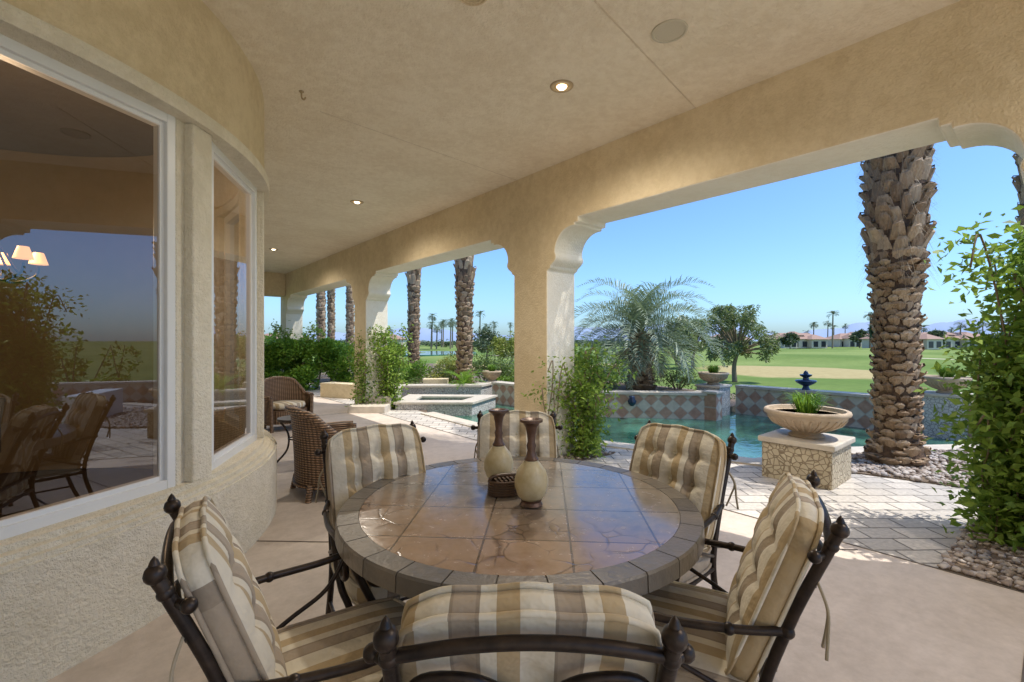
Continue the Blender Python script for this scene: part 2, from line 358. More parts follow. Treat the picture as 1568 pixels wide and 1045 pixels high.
for x,y in lights:
    e=empty('recessed_light',(x,y,Zc))
    mb=MB(); mb.lathe([(.062,-.001),(.064,-.006),(.092,-.008),(.098,-.001)],n=32); mb.obj('trim_ring',[Mr1],e,smooth=True)
    mb=MB(); mb.lathe([(.001,-.004),(.058,-.003)],n=32); mb.obj('baffle',[Mr2],e)
    mb=MB(); mb.lathe([(.001,-.022),(.03,-.02),(.042,-.006)],n=24); mb.obj('lamp_bulb',[M_lamp],e,smooth=True)
    ld=bpy.data.lights.new('downlight','SPOT'); ld.energy=185; ld.color=(1,.90,.76); ld.spot_size=math.radians(165); ld.spot_blend=.9; ld.shadow_soft_size=.07
    lo=bpy.data.objects.new('downlight',ld); scene.collection.objects.link(lo); lo.parent=e; lo.location=(0,0,-.05)
e=empty('ceiling_speaker',(1.066,3.14,Zc)); mb=MB(); mb.lathe([(.001,-.006),(.10,-.006),(.103,-.012),(.116,-.010),(.118,0)],n=40); mb.obj('grille',[simple('speaker_grille',(.60,.55,.42),(.54,.49,.37),200,.8)],e,smooth=True,auto=30)
e=empty('ceiling_vent',(-.24,2.80,Zc)); mb=MB()
for r in (.03,.05,.07,.09): mb.tube([(r*math.cos(a),r*math.sin(a),-.006) for a in np.linspace(0,2*math.pi,25)[:-1]],.007,True)
mb.lathe([(.001,-.003),(.1,-.003),(.105,0)],n=30); mb.obj('louvre_rings',[M_st],e,smooth=True)
e=empty('ceiling_hook',(-1.77,3.9,Zc)); mb=MB(); mb.tube(cr([(0,0,0),(0,0,-.05),(.02,0,-.07),(.035,0,-.05)]),.007); mb.lathe([(.02,0),(.018,-.008),(.001,-.01)]); mb.obj('hook',[Mr1],e,smooth=True)
mb=MB(); mb.prism([(-8,-14),(3.98,-14),(3.98,17.5),(-8,17.5)],-1.3,0); mb.obj('patio_floor',[M_floor],rot=TH)
mb=MB(); mb.strip([(-1.865,3.36),(2.4,3.22)],.012,.0015,.003); mb.strip([L(-1.5,9.3),L(3.96,9.3)],.012,.0015,.003); mb.strip([L(.2,.1),L(3.96,.1)],.012,.0015,.003); mb.strip([L(3.975,-10),L(3.975,16)],.016,.0015,.004)
mb.obj('floor_joint',[simple('joint_dark',(.14,.115,.09))])
# bay wall
bx,by=-1.57,5.16
def arcw(mb,R,z0,z1,Rin,a0=-95,a1=95,n=96,m=0):
    V=[];F=[]
    for i in range(n+1):
        a=math.radians(a0+(a1-a0)*i/n); c,s=math.cos(a),math.sin(a)
        V+=[(bx+Rin*c,by+Rin*s,z0),(bx+R*c,by+R*s,z0),(bx+R*c,by+R*s,z1),(bx+Rin*c,by+Rin*s,z1)]
    for i in range(n):
        for j in range(4): F.append((4*i+j,4*i+4+j,4*i+4+(j+1)%4,4*i+(j+1)%4))
    F+=[(3,2,1,0),tuple(4*n+j for j in range(4))]
    mb.add(V,F,m)
house=empty('house_bay',(0,0,0),TH)
mb=MB(); arcw(mb,2.72,0,.52,2.45); mb.obj('bay_lower_wall',[M_bay],house,smooth=True,auto=35)
mb=MB()
for z0,z1,R in ((.52,.545,2.705),(.545,.57,2.67),(.57,.60,2.62)): arcw(mb,R,z0,z1,2.44)
mb.obj('bay_sill',[M_bay],house,smooth=True,auto=35)
mb=MB(); arcw(mb,2.62,2.84,Zc+.02,2.40); mb.obj('bay_header',[M_st],house,smooth=True,auto=35)
mb=MB(); arcw(mb,2.66,2.76,2.84,2.42); mb.obj('bay_header_moulding',[M_bay],house,smooth=True,auto=35)
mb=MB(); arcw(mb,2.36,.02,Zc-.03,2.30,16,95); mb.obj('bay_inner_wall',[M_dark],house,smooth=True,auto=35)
mids=[-85.35,-56,-26.8,2.5,31.8,61.1,90]
RW=2.535
fr=MB(); gl=MB(); pl=MB()
def P2(a,r): a=math.radians(a); return np.array((bx+r*math.cos(a),by+r*math.sin(a)))
for m_ in mids:
    ha=11.3; p=P2(m_-ha,RW); q=P2(m_+ha,RW); t=(q-p); Ln=np.linalg.norm(t); t/=Ln; nr=np.array((t[1],-t[0]))
    if nr@(p-np.array((bx,by)))<0: nr=-nr
    def bar(o1,o2,z0,z1,d0,d1,mbx):
        a=p+t*o1+nr*d0; b=p+t*o2+nr*d0; c=p+t*o2+nr*d1; d=p+t*o1+nr*d1
        mbx.prism([a,b,c,d],z0,z1)
    z0,z1=.60,2.76
    fw=.05
    bar(0,fw,z0,z1,-.04,.035,fr); bar(Ln-fw,Ln,z0,z1,-.04,.035,fr); bar(fw,Ln-fw,z0,z0+fw,-.04,.035,fr); bar(fw,Ln-fw,z1-fw,z1,-.04,.035,fr)
    f2=.075
    bar(fw,f2,z0+fw,z1-fw,-.04,.012,fr); bar(Ln-f2,Ln-fw,z0+fw,z1-fw,-.04,.012,fr); bar(f2,Ln-f2,z0+fw,z0+f2,-.04,.012,fr); bar(f2,Ln-f2,z1-f2,z1-fw,-.04,.012,fr)
    a=p+t*f2; b=p+t*(Ln-f2); gl.add([(a[0],a[1],z0+f2),(b[0],b[1],z0+f2),(b[0],b[1],z1-f2),(a[0],a[1],z1-f2)],[(0,1,2,3)])
    a0=m_+ha+.02; a1=m_+29.3-ha-.02
    A=P2(a0,RW-.1);B=P2(a1,RW-.1);Cc=P2(a1,RW+.03);D=P2(a0,RW+.03)
    pl.prism([A,B,Cc,D],.60,2.76)
    am=(a0+a1)/2
    pl.prism([P2(am-1.9,RW+.02),P2(am+1.9,RW+.02),P2(am+1.9,RW+.085),P2(am-1.9,RW+.085)],.602,2.758)
fr.obj('window_frame',[M_white],house,bevel=.004); gl.obj('window_pane',[M_glass],house); pl.obj('window_pier',[M_bay],house,bevel=.012)
mb=MB(); mb.box(-1.75,-1.57,-14,by-2.62,0,Zc-.003); mb.box(-1.75,-1.57,by+2.62,17,0,Zc-.003); mb.obj('house_side_wall',[M_bay],house)
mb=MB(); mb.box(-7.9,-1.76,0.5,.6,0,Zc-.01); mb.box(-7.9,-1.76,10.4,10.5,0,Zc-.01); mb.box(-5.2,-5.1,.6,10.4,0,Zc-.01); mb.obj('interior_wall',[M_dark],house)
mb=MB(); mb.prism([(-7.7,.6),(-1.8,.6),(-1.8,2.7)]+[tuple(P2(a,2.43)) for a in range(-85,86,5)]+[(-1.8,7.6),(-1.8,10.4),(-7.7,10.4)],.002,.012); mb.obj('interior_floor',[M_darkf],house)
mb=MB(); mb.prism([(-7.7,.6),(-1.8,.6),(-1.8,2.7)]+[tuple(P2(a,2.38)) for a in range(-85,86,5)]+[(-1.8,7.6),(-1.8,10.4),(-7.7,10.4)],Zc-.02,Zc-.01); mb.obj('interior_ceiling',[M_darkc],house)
mb=MB()
for yy in (3.4,6.0): mb.box(-5.09,-5.02,yy,yy+1.1,.01,2.3)
mb.box(-5.09,-4.6,7.3,9.6,.01,.95); mb.box(-5.09,-4.75,7.5,9.4,1.4,2.4); mb.obj('interior_cabinet',[M_darkf],house,bevel=.01)
e=empty('interior_dining_table',(L(-1.9,5.0)[0],L(-1.9,5.0)[1],0)); mb=MB(); mb.lathe([(.25,.01),(.08,.1),(.07,.68),(.3,.7),(.75,.72),(.76,.75),(.001,.76)],n=40)
mb.obj('pedestal_and_top',[M_darkf],e,smooth=True,auto=40)
for i in range(5):
    a=i*1.2566+.3; cx_,cy_=L(-1.9+.95*math.cos(a),5.0+.95*math.sin(a)); e2=empty('interior_dining_chair',(cx_,cy_,0),TH+a+math.pi/2); mb=MB()
    for sx_ in (-1,1):
        mb.tube(cr([(.2*sx_,-.2,0),(.2*sx_,-.2,.45),(.19*sx_,-.27,1.02)]),.018); mb.tube([(.2*sx_,.2,.01),(.2*sx_,.2,.45)],.018)
    mb.box(-.23,.23,-.22,.24,.43,.48); mb.box(-.16,.16,-.27,-.24,.6,.98); mb.tube([(-.2,-.27,1.0),(.2,-.27,1.0)],.02); mb.obj('wood_frame',[M_darkf],e2)
lx,ly=L(-.68,4.56)
e=empty('chandelier',(lx,ly,1.93)); mb=MB(); mb.tube([(0,0,0),(0,0,1.58)],.008); mb.ball((0,0,0),.05); mb.ball((0,0,.2),.03); sh=MB()
for i in range(6):
    a=i*1.047; c,s=math.cos(a),math.sin(a)
    mb.tube(cr([(0,0,0),(.12*c,.12*s,-.08),(.24*c,.24*s,-.03),(.26*c,.26*s,.05)]),.009); mb.tube(cr([(0,0,.2),(.08*c,.08*s,.14),(.14*c,.14*s,.02),(.2*c,.2*s,-.06)]),.007)
    sh.lathe([(.052,0),(.028,.08)],(.26*c,.26*s,.06),14)
mb.obj('arms',[M_iron],e,smooth=True); sh.obj('shades',[M_shade],e,smooth=True,auto=40)
pl_=bpy.data.lights.new('chandelier_bulb','POINT'); pl_.energy=70; pl_.color=(1,.7,.42); pl_.shadow_soft_size=.15
po=bpy.data.objects.new('chandelier_bulb',pl_); scene.collection.objects.link(po); po.parent=e; po.location=(0,0,.32)
# ------------------------------------------------------------ pool and garden
near=[(-1.7,9.3),(-.47,7.75),(1.17,6.6),(2.23,5.95),(2.95,5.5),(3.5,5.75),(4.54,6.13),(6.2,6.3),(8.6,5.8)]
deck=[L(3.98,-14),L(10.3,-14),L(10.3,-1.13)]+near[::-1][1:]+[(-4.4,13.2),L(4.9,17.5),L(3.98,17.5)]
mb=MB(); mb.prism(deck,-1.29,-.001); mb.obj('paver_deck',[M_pav])
mb=MB(); mb.strip(near,.30,-.10,.018); mb.obj('pool_coping',[M_cop],bevel=.012)
pool=near+[(4.89,10.3),(3.95,9.4),(1.7,9.7),(-.3,11.9),(-2.2,11.9)]
mb=MB(); mb.prism(pool,-.135,-.12); mb.obj('pool_water',[M_water])
gard=[(-1.7,9.3),(-4.4,13.2),L(4.9,17.5),(-20,17),(-20,30),(-5,30),(3,18),(6.5,12.2),(4.89,10.3),(3.95,9.4),(1.7,9.7),(-.3,11.9),(-2.2,11.9)]
mb=MB(); mb.prism(gard[::-1],-1.28,-.004); mb.obj('garden_soil',[M_soil])
pw=[(-.4,11.9),(1.62,9.72),(3.85,9.42),(4.35,10.1)]
mb=MB(); mb.strip(pw,.28,-.5,.36); mb.obj('planter_tile_wall',[M_tile])
mb=MB(); mb.strip(pw,.36,.361,.41); mb.obj('planter_wall_cap',[M_cop],bevel=.01)
mb=MB(); mb.prism([(-.4,11.95),(1.62,9.8),(3.85,9.5),(4.4,10.4),(3,13),(0,13.5)],-.02,.30); mb.obj('planter_soil',[M_soil])
fw0=L(10.35,4.55); fw1=L(10.35,-6)
mb=MB(); mb.strip([fw0,fw1],.26,-1.3,.44); mb.obj('pool_tile_wall',[M_tile])
mb=MB(); mb.strip([fw0,fw1],.34,.441,.49); mb.obj('pool_wall_cap',[M_cop],bevel=.01)
def pier(x,y,h,s,mat=M_pebw,capm=M_cop,rot=TH):
    e=empty('pebble_pier',(x,y,0),rot); mb=MB(); mb.box(-s/2,s/2,-s/2,s/2,-1.2,h-.05); mb.obj('pier_body',[mat],e,bevel=.01)
    mb=MB(); mb.box(-s/2-.03,s/2+.03,-s/2-.03,s/2+.03,h-.049,h); mb.obj('pier_cap',[capm],e,bevel=.012)
def tuft(name,c,n,h,spread,mat,parent,w=.012):
    V=[]
    for i in range(n):
        a=random.uniform(0,6.283); r=random.uniform(0,spread*.4); b=np.array((c[0]+r*math.cos(a),c[1]+r*math.sin(a),c[2]))
        d=np.array((math.cos(a),math.sin(a),0))*random.uniform(.2,1)*spread; hh=h*random.uniform(.5,1)
        m1=b+d*.5+np.array((0,0,hh*.8)); m2=b+d*1.1+np.array((0,0,hh*random.uniform(.5,1)))
        s=np.array((-math.sin(a),math.cos(a),0))*w
        V+=[b-s,b+s,m1+s*.8,m1-s*.8, m1-s*.8,m1+s*.8,m2+s*.15,m2-s*.15]
    return quads(name,V,mat,parent)
def urn(x,y,z,R,h,plant=None,name='garden_urn'):
    e=empty(name,(x,y,z)); mb=MB()
    p=[(.42,0),(.44,.04),(.40,.09),(.34,.14),(.36,.20),(.55,.32),(.80,.52),(.92,.72),(.95,.80),(1.0,.83),(1.02,.90),(1.0,.97),(.96,1.0),(.90,.98),(.86,.85),(.8,.84)]
    V=[(a*R,b*h) for a,b in p]; mb.lathe(V,n=48); mb.lathe([(.001,.80*h),(.83*R,.84*h)],n=24,m=1)
    for i in range(28):
        a=2*math.pi*i/28
        mb.tube([( (r*R+.004)*math.cos(a),(r*R+.004)*math.sin(a),zz*h) for r,zz in ((.40,.22),(.57,.33),(.80,.52),(.91,.70))],[.006,.012,.016,.008] if R>.3 else .008,n=6)
    mb.obj('bowl',[M_urn,M_soil],e,smooth=True,auto=50)
    tuft('urn_plant',(0,0,.82*h),260,h*.95,R*.62,plant or M_hedge,e,.006)
    return e
pe=L(5.60,1.75)
e=empty('urn_pedestal',(pe[0],pe[1],0),TH); mb=MB(); s=.325; mb.box(-s,s,-s,s,-.01,.375); mb.obj('pebble_body',[M_peb],e,bevel=.015)
mb=MB(); s=.355; mb.box(-s,s,-s,s,.376,.435); mb.obj('cap_slab',[M_cop],e,bevel=.014)
urn(pe[0],pe[1],.436,.395,.29)
x,y=4.32,9.95; pier(x,y,.52,.50); urn(x,y,.521,.31,.26)
x,y=L(10.35,1.2); pier(x,y,.60,.52); urn(x,y,.601,.31,.27)
pier(4.02,9.28,.45,.26,M_tile)
x,y=-.55,12.6; pier(x,y,.36,.45); urn(x,y,.361,.26,.28)
x,y=L(10.35,3.24); e=empty('blue_fountain_jar',(x,y,.49)); mb=MB(); mb.lathe([(.08,0),(.06,.04),(.05,.07),(.16,.13),(.19,.17),(.17,.19),(.06,.20),(.05,.24),(.10,.27),(.11,.30),(.05,.31),(.03,.36),(.001,.38)],n=28); mb.obj('jar_body',[M_cobalt],e,smooth=True,auto=50)
x,y=2.42,9.35; e=empty('blue_wall_spout',(x,y,.14)); mb=MB(); mb.lathe([(.03,0),(.07,.04),(.09,.10),(.05,.16),(.06,.2),(.001,.21)],n=20); mb.obj('spout_body',[M_cobalt],e,smooth=True)
spa=empty('raised_spa',(0,0,0)); mb=MB(); ring=[(-2.3,9.9),(-.95,9.9),(-.6,10.9),(-2.3,11.0)]
mb.strip(ring,.3,-.3,.12,closed=True); mb.obj('spa_wall',[M_pebw],spa); mb=MB(); mb.strip(ring,.38,.121,.165,closed=True); mb.obj('spa_coping',[M_cop],spa,bevel=.012)
mb=MB(); mb.prism(ring,.04,.06); mb.obj('spa_water',[M_water],spa)
e=empty('garden_steps')
mb=MB(); mb.box(-3.3,-2.55,9.3,9.75,-.01,.14); mb.box(-3.3,-2.55,9.75,10.2,-.01,.28); mb.box(-3.3,-2.6,10.2,10.9,-.01,.42); mb.obj('treads',[M_cop],e,bevel=.015)
mb=MB(); mb.strip([(-3.6,11.6),(-.9,11.75),(-.7,12.3)],.35,-.2,.30); mb.obj('garden_low_wall',[M_pebw]); mb=MB(); mb.strip([(-3.6,11.6),(-.9,11.75),(-.7,12.3)],.42,.301,.35); mb.obj('garden_low_wall_cap',[M_cop],bevel=.01)
mb=MB(); mb.strip([(-4.9,12.2),(-3.85,11.75)],.4,-.1,.36); mb.strip([(-2.35,12.3),(-1.7,12.35)],.4,-.1,.45); mb.obj('stucco_seat_wall',[M_st],bevel=.02)
mb=MB(); mb.strip([L(6.9,-.2),L(8.3,-.25)],.35,-.1,.50); mb.obj('white_garden_wall',[M_white],bevel=.02)
gp=[(3.45,5.6),(3.72,5.1),(4.55,4.5),(6.0,4.3),(7.6,5.4),(6.2,6.12),(4.54,5.95)]
mb=MB(); mb.prism(gp,0.001,.012); gb2=[L(3.99,-.85),L(5.3,-.9),L(5.3,.45),L(3.99,.50)]; mb.prism(gb2,.001,.012); gb3=[L(3.99,3.75),L(4.85,3.7),L(4.85,4.9),L(3.99,4.9)]; mb.prism(gb3,.001,.012); mb.obj('gravel_bed',[M_soil])
def inpoly(x,y,P):
    r=False; j=len(P)-1
    for i in range(len(P)):
        if (P[i][1]>y)!=(P[j][1]>y) and x<(P[j][0]-P[i][0])*(y-P[i][1])/(P[j][1]-P[i][1])+P[i][0]: r=not r
        j=i
    return r
def rocks(name,polys):
    t=(1+5**.5)/2
    iv=unit(np.array([(-1,t,0),(1,t,0),(-1,-t,0),(1,-t,0),(0,-1,t),(0,1,t),(0,-1,-t),(0,1,-t),(t,0,-1),(t,0,1),(-t,0,-1),(-t,0,1)],float))
    ff=[(0,11,5),(0,5,1),(0,1,7),(0,7,10),(0,10,11),(1,5,9),(5,11,4),(11,10,2),(10,7,6),(7,1,8),(3,9,4),(3,4,2),(3,2,6),(3,6,8),(3,8,9),(4,9,5),(2,4,11),(6,2,10),(8,6,7),(9,8,1)]
    mb=MB()
    for P,n,sz in polys:
        xs=[p[0] for p in P]; ys=[p[1] for p in P]; c=0
        while c<n:
            x=random.uniform(min(xs),max(xs)); y=random.uniform(min(ys),max(ys))
            if not inpoly(x,y,P): continue
            c+=1; s=sz*random.uniform(.5,1.3); A=rng.normal(0,.12,(12,3))
            V=(iv+A)*np.array((s,s*random.uniform(.6,1),s*.55)); a=random.uniform(0,6.3)
            R=np.array(((math.cos(a),-math.sin(a),0),(math.sin(a),math.cos(a),0),(0,0,1)))
            V=V@R.T+np.array((x,y,.012+s*.3)); mb.add(V,ff)
    mb.obj(name,[M_rock],smooth=True)
rocks('river_gravel',[(gp,2800,.033),(gb2,1500,.024),(gb3,500,.026)])
# ------------------------------------------------------------ palms
def trunk(mb,mc,H,r0,r1,rows_dz,nb,bigz=None):
    n=28; V=[];F=[];k=int(H/.25)+1
    zt_=bigz if bigz else H
    def rad(z):
        t=min(1,max(0,(z-zt_+.7)/.9)) if bigz else z/H
        r=r0+(r1-r0)*t
        if z<.30: r+=.10*(1-z/.30)
        return r
    for i in range(k):
        z=H*i/(k-1)
        for j in range(n):
            a=2*math.pi*j/n; r=rad(z)*(1+rng.normal(0,.01)); V.append((r*math.cos(a),r*math.sin(a),z))
    for i in range(k-1):
        for j in range(n): F.append((i*n+j,i*n+(j+1)%n,(i+1)*n+(j+1)%n,(i+1)*n+j))
    mc.add(V,F)
    z=.05; row=0
    while z<H:
        big=bigz is not None and z>bigz
        N_=nb if not big else int(nb*.85)
        for j in range(N_):
            if big and rng.random()<.12: continue
            a=2*math.pi*(j+.5*(row%2)+.03*row)/N_+rng.normal(0,.09 if big else .07); r=rad(z)-.015
            zj=z+rng.normal(0,rows_dz*(.3 if big else .12))
            w=2*math.pi*(r+.02)/N_*(.60 if not big else .40)*rng.uniform(.7,1.2); h=(rows_dz*1.15 if not big else rows_dz*2.1)*rng.uniform(.65,1.3); pj=(.048 if not big else .055)*rng.uniform(.4,1.6)*(r0/.22)
            ca,sa=math.cos(a),math.sin(a); tx,ty=-sa,ca; tl=rng.normal(0,.3)*w
            def pt(u,v,o): return ((r+o)*ca+tx*(u+tl*v/h),(r+o)*sa+ty*(u+tl*v/h),zj+v)
            if not big:
                Vb=[pt(-w*.7,0,.0),pt(w*.7,0,.0),pt(w*1.05,h*.62,pj),pt(-w*1.05,h*.62,pj),pt(w*.45,h*.92,pj*1.1),pt(-w*.45,h*.92,pj*1.1),pt(w*.9,h*.85,-.01),pt(-w*.9,h*.85,-.01),pt(0,-.1*h,.015),pt(0,h*.7,pj*1.3)]
            else:
                Vb=[pt(-w*1.3,0,.0),pt(w*1.3,0,.0),pt(w*.85,h*.8,pj*1.3),pt(-w*.85,h*.8,pj*1.3),pt(w*.6,h,pj*1.4),pt(-w*.6,h,pj*1.4),pt(w*.8,h*.9,.01),pt(-w*.8,h*.9,.01),pt(0,.0,.02),pt(0,h*.85,pj*1.7)]
            mb.add(Vb,[(0,8,9,3),(8,1,2,9),(3,9,4,5),(9,2,4),(1,6,2),(0,3,7),(2,6,7,3),(4,6,7,5)])
        z+=rows_dz*(1 if not big else 1.25)*rng.uniform(.92,1.08); row+=1
def frondV(base,az,el,Ln,droop,nl,ll,lw,tw=0.0,vee=.5):
    out=[]; p=np.array(base,float); pts=[p.copy()]; n=nl
    ds=Ln/n; dirs=[]
    for i in range(n):
        e=el-droop*(i/n)**1.3; d=np.array((math.cos(az)*math.cos(e),math.sin(az)*math.cos(e),math.sin(e))); p=p+d*ds; pts.append(p.copy()); dirs.append(d)
    side=np.array((-math.sin(az),math.cos(az),0))
    for i in range(n):
        d=dirs[i]; up=np.cross(side,d); up=up if up[2]>0 else -up
        w=.016*(1-i/n)+.004; a,b=pts[i],pts[i+1]
        out+=[a-side*w,a+side*w,b+side*w,b-side*w]
        if i<n*.12: continue
        t=i/n; l=ll*math.sin(math.pi*min(1,(.12+.95*t)))**.6*rng.uniform(.8,1.1) if (.12+.95*t)<1 else ll*.25
        for sg in (-1,1):
            ld=d*.75+side*sg*.8+up*vee*rng.uniform(.5,1.2)+rng.normal(0,.07,3); ld/=np.linalg.norm(ld)
            ww=np.cross(ld,up); ww/=np.linalg.norm(ww)+1e-9; ww*=lw
            m=a+ld*l*.55; tip=a+ld*l+np.array((0,0,-l*.25))
            out+=[a-ww*.5,a+ww*.5,m+ww,m-ww, m-ww,m+ww,tip+ww*.1,tip-ww*.1]
    return out
cV=[]
for i in range(46):
    el=math.radians(random.uniform(-25,75)); cV+=frondV((0,0,0),i*2.399,el,random.uniform(2.6,3.3),1.2,30,.42,.014)
crown_me=quads('crown_fronds',cV,M_date); crown_data=crown_me.data; bpy.data.objects.remove(crown_me)
def datepalm(x,y,z,H,r0,r1,dz,nb,bigz=None):
    e=empty('date_palm',(x,y,z),random.uniform(0,6)); mb=MB(); mc=MB(); trunk(mb,mc,H,r0,r1,dz,nb,bigz=bigz); mb.obj('trunk_boots',[M_bark],e); mc.obj('trunk_core',[M_core],e,smooth=True)
    o=bpy.data.objects.new('crown',crown_data); scene.collection.objects.link(o); o.parent=e; o.location=(0,0,H); return e
pm=datepalm(4.56,5.5,0,7.6,.205,.275,.088,13,2.45)
V=[]
for i in range(900):
    a=random.uniform(0,6.283); z=random.uniform(2.2,4.0); r=.30; b=np.array((r*math.cos(a),r*math.sin(a),z)); d=np.array((math.cos(a)*.10,math.sin(a)*.10,random.uniform(-.25,.1)))
    s=np.array((-math.sin(a),math.cos(a),0))*.002; V+=[b-s,b+s,b+d+s*.3,b+d-s*.3]
quads('fibre_wisps',V,M_dry,pm)
datepalm(-1.3,12.7,.0,9,.20,.235,.13,11,3.0); datepalm(-3.6,17,0,10,.19,.22,.15,10,3.4)
datepalm(-10.3,25,-.2,11,.2,.22,.2,9); datepalm(-11.7,30,-.5,12,.2,.22,.22,9); datepalm(-9.6,27.5,-.5,12,.2,.22,.22,9)
datepalm(9.35,8.2,-.8,9,.2,.24,.14,11,3.2)
e=empty('pindo_palm',(3.02,10.9,.30)); mb=MB(); mc=MB(); trunk(mb,mc,1.35,.24,.22,.10,10); mb.obj('trunk_boots',[M_bark],e); mc.obj('trunk_core',[M_core],e,smooth=True)
V=[]
for i in range(64):
    t=i/64; el=math.radians(84-100*t+random.uniform(-8,8)); V+=frondV((.05*math.cos(i),.05*math.sin(i),1.3),i*2.399,el,random.uniform(1.8,2.35)*(1 if t<.7 else .82),2.1-.6*t,44,.50,.010,vee=.75)
quads('fronds',V,M_pindo,e)
V=[]
for i in range(14):
    V+=frondV((0,0,1.1),i*2.399,math.radians(random.uniform(-35,-5)),1.15,1.1,24,.3,.009)
quads('dead_fronds',V,M_dry,e)
# ------------------------------------------------------------ vines, shrubs, hedge
def plant(name,mat,pts,size,up=.2,asp=.55,droop=0,stems=None):
    e=empty(name,(0,0,0)); quads('foliage',leafV(pts,size,up,asp,droop),mat,e)
    if stems:
        mb=MB()
        for P,r in stems: mb.tube(cr(P,4),r,n=5)
        mb.obj('stems',[M_stem],e,smooth=True)
def vine(X,Y,n,H,spread,size,base_n=9,sg=.095,name='column_vine',hmin=.5):
    stems=[];pts=[]
    for i in range(base_n):
        P=[]; x=X+random.uniform(-.1,.1); y=Y+random.uniform(-.08,.08); hh=H*random.uniform(hmin,1.05)
        wx=random.uniform(-1,1)*spread; wy=random.uniform(-1,.6)*spread
        for k_ in range(6):
            t=k_/5; zz=hh*min(1,t*1.15) - (hh*.18*max(0,t-.8)*5)
            P.append(Vector((*L(x+wx*t**1.3+random.uniform(-.06,.06),y+wy*t**1.3+random.uniform(-.06,.06)),zz)))
        stems.append((P,.007)); Q=cr(P,8)
        for q in Q:
            kk=max(1,int(n/base_n/len(Q))); g=rng.normal(0,1,(kk,3))*np.array((sg,sg,.08)); pts.append(np.array(q)+g)
    pts=np.concatenate(pts); pts=pts[pts[:,2]>.03]
    LX=C*pts[:,0]+S*pts[:,1]; LY=-S*pts[:,0]+C*pts[:,1]
    ok=np.ones(len(pts),bool)
    for a,b in cols: ok&=~((LX>XI-.01)&(LX<XO+.01)&(LY>a-.01)&(LY<b+.01))
    plant(name,M_vine,pts[ok],size,.0,.5,.25,stems)
vine(4.42,3.84,4200,1.42,.32,.065,14)
vine(3.88,3.92,450,1.35,.12,.055,4)
vine(4.40,9.26,3600,1.75,.36,.075,12)
vine(3.86,9.5,1400,1.7,.22,.07,6)
vine(4.2,15.4,3800,2.0,.7,.11,16)
vine(4.92,.20,10500,2.40,.40,.075,30,.11,name='tall_shrub',hmin=.35)
vine(5.2,-.10,5000,2.4,.5,.075,14,.12,name='tall_shrub')
def hedge(p,q,w,h,n,size,mat,z=0,name='hedge'):
    p=np.array(p);q=np.array(q); d=(q-p); Ln=np.linalg.norm(d); d=d/Ln; nr=np.array((-d[1],d[0]))
    nc=int(Ln*9); tt=rng.uniform(0,1,nc); cs=[];rs=[]
    for t in tt:
        r=rng.uniform(.22,.42)*w*.8; c=p+d*t*Ln+nr*rng.uniform(-.4,.4)*w; cs.append((c[0],c[1],z+max(r*.5,rng.uniform(.1,1)*h-r*.6))); rs.append((r,r,r*.9))
    pts=blobs(cs,rs,n,.6)
    e=empty(name); quads('foliage',leafV(pts,size,.3),mat,e)
    mb=MB()
    for t in np.linspace(.02,.98,int(Ln*3)):
        c=p+d*t*Ln; mb.tube([(c[0],c[1],z),(c[0]+rng.normal(0,.1),c[1]+rng.normal(0,.1),z+h*.5),(c[0]+rng.normal(0,.2),c[1]+rng.normal(0,.2),z+h*.85)],[.03,.02,.008],n=5)
    mb.obj('inner_branches',[M_stem],e)
hedge((-7.8,13.9),(-3.4,14.6),1.4,1.45,26000,.10,M_hedge)
hedge((-14,19),(-7.8,18),1.5,1.8,10000,.14,M_hedge)
hedge(L(13,-1.6),L(11.5,-14),1.8,3.1,14000,.17,M_hedge,-1.3)
def shrub(x,y,z,r,h,n,size,mat,name='shrub'):
    nc=9; c=np.stack([x+rng.uniform(-.55,.55,nc)*r,y+rng.uniform(-.55,.55,nc)*r,z+h*rng.uniform(.3,.75,nc)],1); rr=np.stack([np.full(nc,r*.5),np.full(nc,r*.5),np.full(nc,h*.32)],1)
    pts=blobs(c,rr,n,.4); st=[([(x,y,z),(c[i][0]*.5+x*.5,c[i][1]*.5+y*.5,z+h*.3),tuple(c[i])],.012) for i in range(nc)]
    plant(name,mat,pts,size,.3,.5,0,st)
for a in [(-1.9,12.8,0,.5,.75,1800,.06,M_yel),(-.2,13.4,0,.55,1.0,1800,.07,M_shrub),(-2.9,13.4,0,.6,.9,1800,.07,M_hedge),(.4,12.4,.3,.5,.7,1500,.06,M_hedge),
          (1.2,11.2,.3,.55,.8,2200,.06,M_vine),(2.0,10.4,.3,.45,.55,1500,.05,M_shrub),(4.0,11.2,.2,.5,.6,1400,.05,M_shrub),(1.4,12.6,.2,.9,1.7,3800,.08,M_hedge),
          (-.9,14.8,0,.8,1.1,2000,.08,M_shrub),(3.3,12.6,.1,.6,.7,1600,.06,M_hedge),(5.2,11.8,-.3,.6,.7,1400,.06,M_shrub),(-4.6,16.5,0,.9,1.2,2200,.09,M_shrub),
          (.3,16.5,-.1,.9,1.25,2400,.08,M_olive),(-2.2,17.5,-.1,1,1.1,2200,.09,M_yel),(-6.2,16.6,-.1,1,1.7,2400,.1,M_hedge),
          (9.9,8.6,-.9,.8,1.5,2600,.08,M_vine),(-3.3,12.3,0,.4,.6,1200,.05,M_yel),(-.1,12.9,0,.4,.55,1000,.05,M_hedge),(-3.9,12.6,0,.5,.9,1500,.07,M_hedge),(-2.7,12.1,0,.35,.5,900,.05,M_shrub)]: shrub(*a)
e=empty('sago_palm',(-1.25,12.1,.1)); V=[]
for i in range(26): V+=frondV((0,0,.2),i*2.399,math.radians(random.uniform(15,65)),.75,1.2,24,.14,.006)
